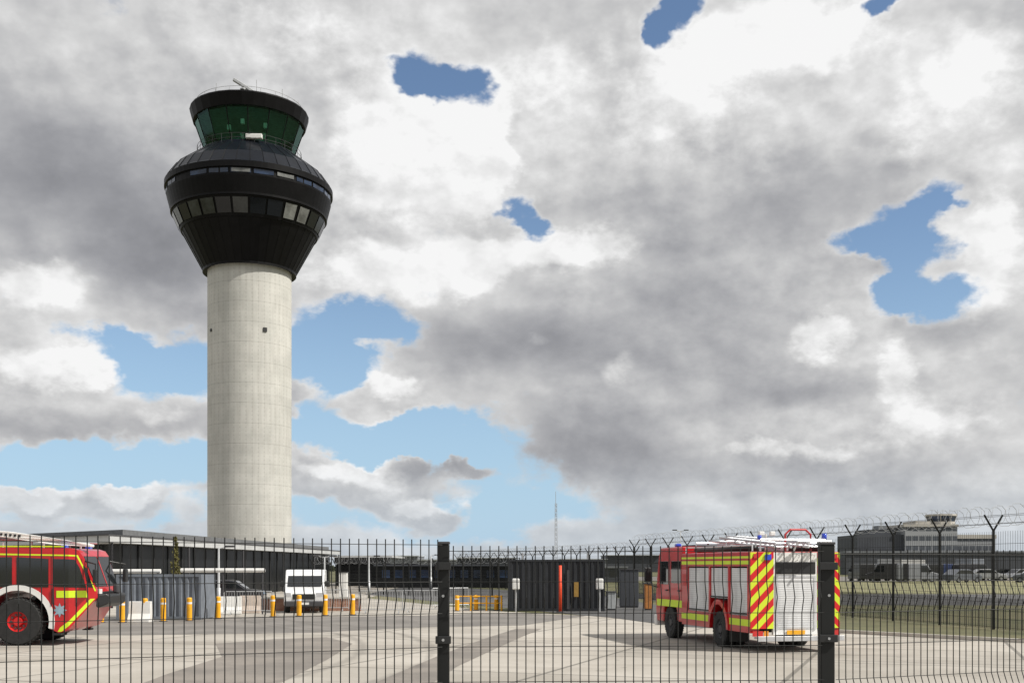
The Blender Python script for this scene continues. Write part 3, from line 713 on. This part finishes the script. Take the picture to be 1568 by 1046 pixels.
boxes('work_lights',[((1.5,-.15,3.15),(1.62,.0,3.27)),((1.5,.18,3.15),(1.62,.34,3.27))],M_white,fx,.02)
L=[]
for k in range(5):
    L.append(([(.05,-.5+.22*k,2.62),(-.16,-.48+.22*k,2.58),(-.15,-.44+.22*k,2.46),(-.03,-.42+.22*k,2.42)],.014))
tubes('rear_handles',L,M_white,fx,6)

# ---------------------------------------------------------------- LEFT AIRPORT FIRE TENDER
Ytd=33.4
ft=empty('airport_fire_tender',(WX(20,32.0)+.05,Ytd,.008),math.radians(3))
W2=1.4; R=.69
def sx(x): return x if x<1 else 1+(x-1)*.70
XT=1.45; XR=1+.45/.70
def taper(o):
    for v in o.data.vertices:
        if v.co.x>XT: v.co.y*=1-.26*(v.co.x-XT)/.7
    return o
def ftp(nm,prof,y0,y1,m_,bv=0): return taper(prism(nm,[(sx(a),z) for a,z in prof],y0,y1,m_,ft,bv))
arch=[(.0+ .92*math.cos(a),R+.92*math.sin(a)) for a in [math.radians(t_) for t_ in (-12,10,35,60,90,120,145,170,192)]]
cabp=[(XR,2.81),(-1.35,2.84),(-1.35,.5)]+arch[::-1]+[(1.25,.36),(XR,.46)]
ftp('cab_shell',cabp,-W2,W2,M_red)
ftp('cab_nose',[(XR,.46),(2.62,1.36),(2.64,1.52),(2.58,1.66),(2.12,2.60),(1.95,2.75),(XR,2.81)],-W2,W2,M_red)
ftp('rear_body',[(-1.42,.6),(-1.42,2.75),(-7.6,2.75),(-7.6,.9),(-6.4,.9),(-6.2,1.5),(-3.2,1.5),(-3.0,.6)],-W2,W2,M_red,.04)
M_badge=mat('badge_blue_grey',(.25,.35,.42),.4,var=.3)
for s in (-1,1):
    yo=s*W2
    vs=[];fs=[]
    for i in range(19):
        a=math.radians(-12+204*i/18)
        for r_ in (.90,1.06): vs.append((r_*math.cos(a),yo+s*.016,R+r_*math.sin(a))); vs.append((r_*math.cos(a),yo-s*.1,R+r_*math.sin(a)))
    for i in range(18):
        k=i*4
        for f in ((0,2,6,4),(1,5,7,3),(0,4,5,1),(2,3,7,6)): fs.append(tuple(k+j for j in f))
    mesh('white_wheel_arch_trim',vs,fs,M_white,ft)
    wheel('front_wheel',0,s*(W2-.22),R,R,.44,ft,M_redhub,s,.42)
    wheel('rear_wheel',-4.2,s*(W2-.22),R,R,.44,ft,M_redhub,s,.42); wheel('rear_wheel',-5.7,s*(W2-.22),R,R,.44,ft,M_redhub,s,.42)
    def panel(nm,pr,m_,d=.012): ftp(nm,pr,yo-s*.004,yo+s*d,m_)
    panel('door_window',[(-.02,1.68),(.88,1.68),(.88,2.50),(-.02,2.55)],M_glass)
    panel('front_side_window',[(1.02,1.70),(XR,1.68),(XR,2.49),(1.02,2.50)],M_glass)
    panel('front_side_window_b',[(XR,1.68),(2.25,1.66),(2.02,2.25),(1.85,2.48),(XR,2.49)],M_glass)
    panel('rear_side_window',[(-1.2,1.68),(-.15,1.68),(-.15,2.55),(-1.2,2.55)],M_glass)
    panel('quarter_window',[(2.32,1.68),(2.50,1.66),(2.26,2.24),(2.14,2.3)],M_glass)
    panel('yellow_band_front',[(1.15,1.38),(XR,1.38),(XR,1.58),(1.15,1.58)],M_yel,.008)
    panel('yellow_band_front_b',[(XR,1.38),(2.3,1.38),(2.25,1.58),(XR,1.58)],M_yel,.008)
    panel('yellow_band_rear',[(-1.3,1.62),(-.80,1.62),(-.55,1.74),(-1.3,1.76)],M_yel,.009)
    panel('white_lower_band',[(-1.34,1.42),(-.80,1.42),(-.6,1.58),(-1.34,1.60)],M_white,.010)
    panel('yellow_window_line',[(-1.3,2.62),(XR,2.58),(XR,2.62),(-1.3,2.67)],M_yel,.008)
    panel('yellow_window_line_b',[(XR,2.58),(1.92,2.57),(2.22,2.1),(2.56,1.55),(2.60,1.58),(2.26,2.12),(1.96,2.61),(XR,2.62)],M_yel,.008)
    panel('yellow_diagonal',[(2.56,1.34),(2.40,1.34),(XR,.70),(XR,.56)],M_yel,.008)
    panel('yellow_diagonal_b',[(XR,.56),(XR,.70),(1.30,.52),(1.20,.40),(1.36,.40)],M_yel,.008)
    panel('door_gap',[(.95,.95),(.965,.95),(.965,2.6),(.95,2.6)],M_black,.006)
    panel('door_gap_front',[(2.27,1.2),(2.29,1.2),(2.10,2.5),(2.08,2.5)],M_black,.006)
    vs=[(1.20,yo+s*.012,1.02)];fs=[]
    for i in range(16):
        a=2*math.pi*i/16; r_=.21 if i%2==0 else .11; vs.append((1.20+r_*math.cos(a),yo+s*.012,1.02+r_*math.sin(a)))
    for i in range(16): fs.append((0,1+i,1+(i+1)%16))
    mesh('star_badge',vs,fs,M_badge,ft)
    box('locker_shutter',(-4.6,yo-s*.01,1.6),(-1.7,yo+s*.01,2.5),M_shut,ft); box('side_yellow_band',(-7.5,yo-s*.01,1.53),(-1.5,yo+s*.006,1.58),M_yel,ft)
    tubes('mirror_arms',[([(sx(2.1),yo*.8,2.45),(sx(2.75),yo+s*.05,2.35),(sx(2.75),yo+s*.05,1.85)],.025)],M_black,ft)
    box('mirror',(sx(2.68),yo-s*.06,1.80),(sx(2.84),yo+s*.18,2.2),M_black,ft,.03)
    box('grab_rail',(1.0,yo,1.2),(1.03,yo+s*.05,1.65),M_black,ft)
    boxes('step',[((1.0,yo-s*.25,.30),(1.25,yo+s*.04,.36))],M_black,ft)
ftp('windscreen',[(2.575,1.70),(2.60,1.70),(2.155,2.58),(2.13,2.58)],-W2+.08,W2-.08,M_glass)
ftp('windscreen_divider',[(2.60,1.70),(2.615,1.70),(2.17,2.58),(2.155,2.58)],-.04,.04,M_red)
ftp('front_grille',[(2.62,1.40),(2.65,1.40),(2.66,1.50),(2.64,1.54)],-W2+.3,W2-.3,M_black)
ftp('bumper',[(2.55,1.12),(2.62,1.06),(3.0,1.18),(3.05,1.42),(2.95,1.48),(2.62,1.46)],-W2+.1,W2-.1,M_black,.03)
box('bumper_turret',(sx(2.78),.1,1.48),(sx(3.0),.4,1.75),M_dgrey,ft,.04)
boxes('headlights',[((sx(2.6),-.95,1.48),(sx(2.72),-.75,1.62)),((sx(2.6),.75,1.48),(sx(2.72),.95,1.62))],M_white,ft)
box('chassis',(-7.3,-.6,.6),(1.0,.6,.95),M_black,ft)
ftp('white_boom',[(-6.5,3.50),(-6.5,3.68),(-.4,3.30),(1.2,3.06),(2.3,2.93),(2.3,2.85),(.9,2.92),(-.5,3.12)],-1.05,-.65,M_white,.02)
L=[]
for s in (-.62,.1): 
    L.append(([(-5,s,3.25),(1.8,s,2.98)],.035))
for i in range(17): L.append(([(-5+i*.4,-.62,3.25-.0158*i),(-5+i*.4,.1,3.25-.0158*i)],.02))
for q in (-1.0,0.2,1.3): L.append(([(q,-.85,2.8),(q,-.85,3.02)],.03)); L.append(([(q,.1,2.8),(q,.1,3.0)],.03))
tubes('roof_ladder',L,M_alu,ft,6)
boxes('boom_lettering_marks',[((-1.15+i*.13,-1.056,3.23-.012*i),(-1.15+i*.13+.07,-1.052,3.30-.012*i)) for i in range(9)],M_black,ft)
boxes('roof_lights',[((1.15,-1.2,2.81),(1.3,-.95,2.9)),((1.15,.95,2.81),(1.3,1.2,2.9))],M_blue,ft,.02)
boxes('roof_rail',[((-1.3,-1.33,2.84),(1.3,-1.30,2.88))],M_yel,ft)

# ---------------------------------------------------------------- vans, cars
def van(name,loc,rz,col,s=1.0,hh=2.2):
    e=empty(name,(loc[0],loc[1],.008),rz); e.scale=(s,s,s)
    pm=mat(name+'_paint',col,.35,var=.06,coat=.4)
    prism('body_shell',[(2.55,.35),(2.6,.9),(2.5,1.08),(1.75,1.28),(1.15,hh-.12),(.9,hh),(-2.5,hh),(-2.6,hh-.1),(-2.6,.35)],-.98,.98,pm,e,.06)
    prism('windscreen',[(1.76,1.32),(1.79,1.32),(1.2,hh-.2),(1.17,hh-.2)],-.84,.84,M_glass,e)
    for sd in (1,-1):
        prism('side_window',[(1.55,1.25),(1.1,hh-.25),(.3,hh-.25),(.3,1.25)],sd*.975,sd*.99,M_glass,e)
        wheel('front_wheel',1.7,sd*.85,.34,.34,.24,e,M_galv,sd); wheel('rear_wheel',-1.7,sd*.85,.34,.34,.24,e,M_galv,sd)
        box('headlight',(2.5,sd*.62,.8),(2.6,sd*.92,1.02),M_alu,e,.02); box('mirror',(1.45,sd*1.0,1.3),(1.6,sd*1.22,1.58),M_black,e,.03)
    box('grille',(2.57,-.55,.68),(2.615,.55,.95),M_black,e,.02); box('bumper',(2.45,-.95,.32),(2.68,.95,.6),M_dgrey,e,.05)
    box('number_plate',(2.68,-.26,.42),(2.69,.26,.53),M_white,e)
    return e
van('white_van',(WX(453,54),54+2.7,0),math.radians(-90+8),(.72,.73,.74),.98,2.15)
def car(name,loc,rz,col,s=1.0):
    e=empty(name,(loc[0],loc[1],.008),rz); e.scale=(s,s,s)
    pm=mat(name+'_paint',col,.3,var=.05,coat=.5)
    prism('body_shell',[(2.1,.3),(2.15,.65),(1.95,.85),(1.1,.95),(.45,1.42),(.1,1.48),(-1.2,1.46),(-1.9,1.0),(-2.1,.9),(-2.12,.3)],-.85,.85,pm,e,.06)
    for sd in (1,-1):
        prism('side_glass',[(.95,.98),(.42,1.36),(-1.15,1.38),(-1.65,1.0)],sd*.845,sd*.86,M_glass,e)
        wheel('wheel_f',1.35,sd*.76,.32,.32,.2,e,M_galv,sd); wheel('wheel_r',-1.3,sd*.76,.32,.32,.2,e,M_galv,sd)
    prism('front_glass',[(1.08,.98),(1.11,.98),(.5,1.42),(.47,1.42)],-.7,.7,M_glass,e)
    return e
rr=random.Random(11)
cols=[(.35,.36,.38),(.03,.03,.035),(.42,.42,.42),(.10,.11,.13),(.22,.23,.25),(.05,.07,.15),(.03,.03,.03)]
for k in range(13):
    Y=165+rr.uniform(-12,20); px=1318+k*22+rr.uniform(-5,5)
    c=rr.choice(cols); 
    if rr.random()<.55: van('service_van',(WX(px,Y),Y),rr.uniform(0,3.1),c,1.15,2.3)
    else: car('parked_car',(WX(px,Y),Y),rr.uniform(-.4,.4)+math.pi*(rr.random()<.5),c,1.25)
car('parked_car',(WX(350,66),66),.1,(.02,.02,.025),1)
def lorry(px,Y,rz,col):
    e=empty('box_lorry',(WX(px,Y),Y,.008),rz); pm=mat('lorry_paint',col,.5,var=.1)
    box('cargo_box',(-3.6,-1.2,1.0),(1.6,1.2,3.5),pm,e,.03); prism('cab',[(1.75,.5),(3.4,.5),(3.45,1.4),(3.2,2.5),(1.75,2.55)],-1.15,1.15,pm,e,.05)
    prism('windscreen',[(3.44,1.5),(3.47,1.5),(3.24,2.4),(3.21,2.4)],-1,1,M_glass,e); box('chassis',(-3.6,-.5,.6),(3.2,.5,1.0),M_black,e)
    for s in (1,-1):
        for xx_ in (-2.3,2.5): wheel('wheel',xx_,s*1.0,.48,.48,.3,e,M_galv,s)
lorry(1355,200,1.3,(.35,.36,.36)); lorry(1480,195,1.7,(.2,.22,.25)); lorry(1400,215,.2,(.38,.38,.36))

# ---------------------------------------------------------------- distant old terminal + tower
m,n,b,oc=newmat('banded_facade',.6)
z=n.sep(oc)[2]; x_=n.sep(oc)[0]
f=n.m('FRACT',n.m('DIVIDE',z,2.6)); f2=n.m('FRACT',n.m('DIVIDE',x_,1.8))
k=n.m('MULTIPLY',n.m('GREATER_THAN',f,.5),n.m('GREATER_THAN',f2,.12))
n.nt.links.new(n.mix(k,(.28,.29,.30),(.07,.08,.095)),b.inputs['Base Color']); M_band=m  # facade tones lightened slightly, putting distance haze into the colour
ot=empty('old_terminal_building'); D0=300
M_beige=mat('beige_panel',(.40,.38,.34),.7,var=.1,vscale=.2)
PB(ot,'tower_block',D0,16,1386,1466,806,885,M_band); PB(ot,'tower_parapet',D0-.3,16.6,1384,1468,802,806,M_beige)
PB(ot,'plant_room',D0+2,10,1402,1425,797,802,M_beige)
PB(ot,'left_block',D0+1,18,1312,1386,818,885,M_gd); PB(ot,'left_block_upper',D0+3,12,1330,1372,810,818,M_gd); PB(ot,'left_vents',D0+4,5,1345,1358,804,810,M_gc)
PB(ot,'right_wing',D0+2,18,1466,1524,822,885,M_band); PB(ot,'right_wing_parapet',D0+1.7,18.6,1466,1526,818,824,M_beige)
PB(ot,'low_range',D0-4,3.8,1296,1600,846,885,M_gd); PB(ot,'low_range_roof',D0-4.4,4.3,1294,1604,843,846,M_gc)
otc=empty('old_control_cab',(WX(1441,D0+6),D0+6,0))
zb0=WZ(802,D0)
revolve('cab_base',[(3.6,zb0),(3.6,zb0+.9)],M_beige,otc,8,False); revolve('cab_glazing',[(3.4,zb0+.9),(3.9,zb0+2.4)],M_strip,otc,8,False)
revolve('cab_roof',[(3.9,zb0+2.4),(4.2,zb0+2.45),(4.2,zb0+2.9),(.05,zb0+3.0)],M_beige,otc,8,False)
tubes('cab_mullions',[([(3.42*math.cos(2*math.pi*(j+.5)/8),3.42*math.sin(2*math.pi*(j+.5)/8),zb0+.9),(3.92*math.cos(2*math.pi*(j+.5)/8),3.92*math.sin(2*math.pi*(j+.5)/8),zb0+2.4)],.12) for j in range(8)],M_beige,otc,4)
tubes('aerials',[([(q,0,zb0+2.9),(q,0,zb0+4.2)],.06) for q in (-2.5,-1,0.5,2.4)],M_galv,otc,4)
otc.parent=ot
fb=empty('distant_warehouses')
for x0,x1,y0,mm_ in ((560,640,851,M_gc),(640,700,857,M_gc),(700,790,854,M_gd),(860,930,856,M_gc),(930,1010,850,M_gd),(1020,1120,853,M_gc),(1130,1290,856,M_gc),(-60,60,850,M_gc)):
    PB(fb,'warehouse',420,30,x0,x1,y0,880,mm_); PB(fb,'warehouse_roof',419,32,x0-1,x1+1,y0-1.2,y0,M_lg)

# ---------------------------------------------------------------- foliage
M_leaf=mat('foliage',(.05,.06,.035),.8,var=.5,vscale=.3); M_leaf2=mat('conifer_foliage',(.12,.11,.03),.8,var=.5,vscale=2)
M_bark=mat('bark',(.09,.07,.05),.9,var=.3)
def leaves(name,cl,nper,size,m_,parent,seed=1):
    r=random.Random(seed); vs=[];fs=[]
    for (cx,cy,cz,rx,ry,rz_) in cl:
        for i in range(nper):
            v=Vector((r.gauss(0,1),r.gauss(0,1),r.gauss(0,1))).normalized()*(r.random()**.4)
            p=Vector((cx+v.x*rx,cy+v.y*ry,cz+v.z*rz_)); k=len(vs); s=size*r.uniform(.6,1.4)
            a=Vector((r.gauss(0,1),r.gauss(0,1),r.gauss(0,1))).normalized(); b_=a.cross(Vector((r.gauss(0,1),r.gauss(0,1),r.gauss(0,1)))).normalized()
            vs+=[p+a*s,p+b_*s,p-a*s,p-b_*s*.7]; fs.append((k,k+1,k+2,k+3))
    return mesh(name,vs,fs,m_,parent)
r=random.Random(5)
cl=[]
for i in range(150):
    Y=450+r.uniform(-10,60); px=-100+i*12+r.uniform(-6,6)
    if 1300<px<1520 and r.random()<.7: continue
    hh_=r.uniform(2.5,4.8); cl.append((WX(px,Y),Y,hh_*.45,r.uniform(2.5,4.5),2.5,hh_*.55))
leaves('distant_tree_line',cl,90,.55,M_leaf,None,2)
tr1=empty('conifer_sapling',(WX(269,54),54,0)); tubes('trunk',[([(0,0,0),(.03,0,1.8),(0,.02,3.6)],[.06,.045,.012])],M_bark,tr1,7)
cl=[(r.uniform(-.1,.1)*(1-k/13),r.uniform(-.1,.1),1.3+k*.19,.36*(1-k/15),.36*(1-k/15),.16) for k in range(13)]
leaves('needles',cl,80,.045,M_leaf2,tr1,4)
tubes('limbs',[([(0,0,1.3+k*.18),(.33*math.cos(k*2.4)*(1-k/15),.33*math.sin(k*2.4)*(1-k/15),1.4+k*.18)],.012) for k in range(12)],M_bark,tr1,4)
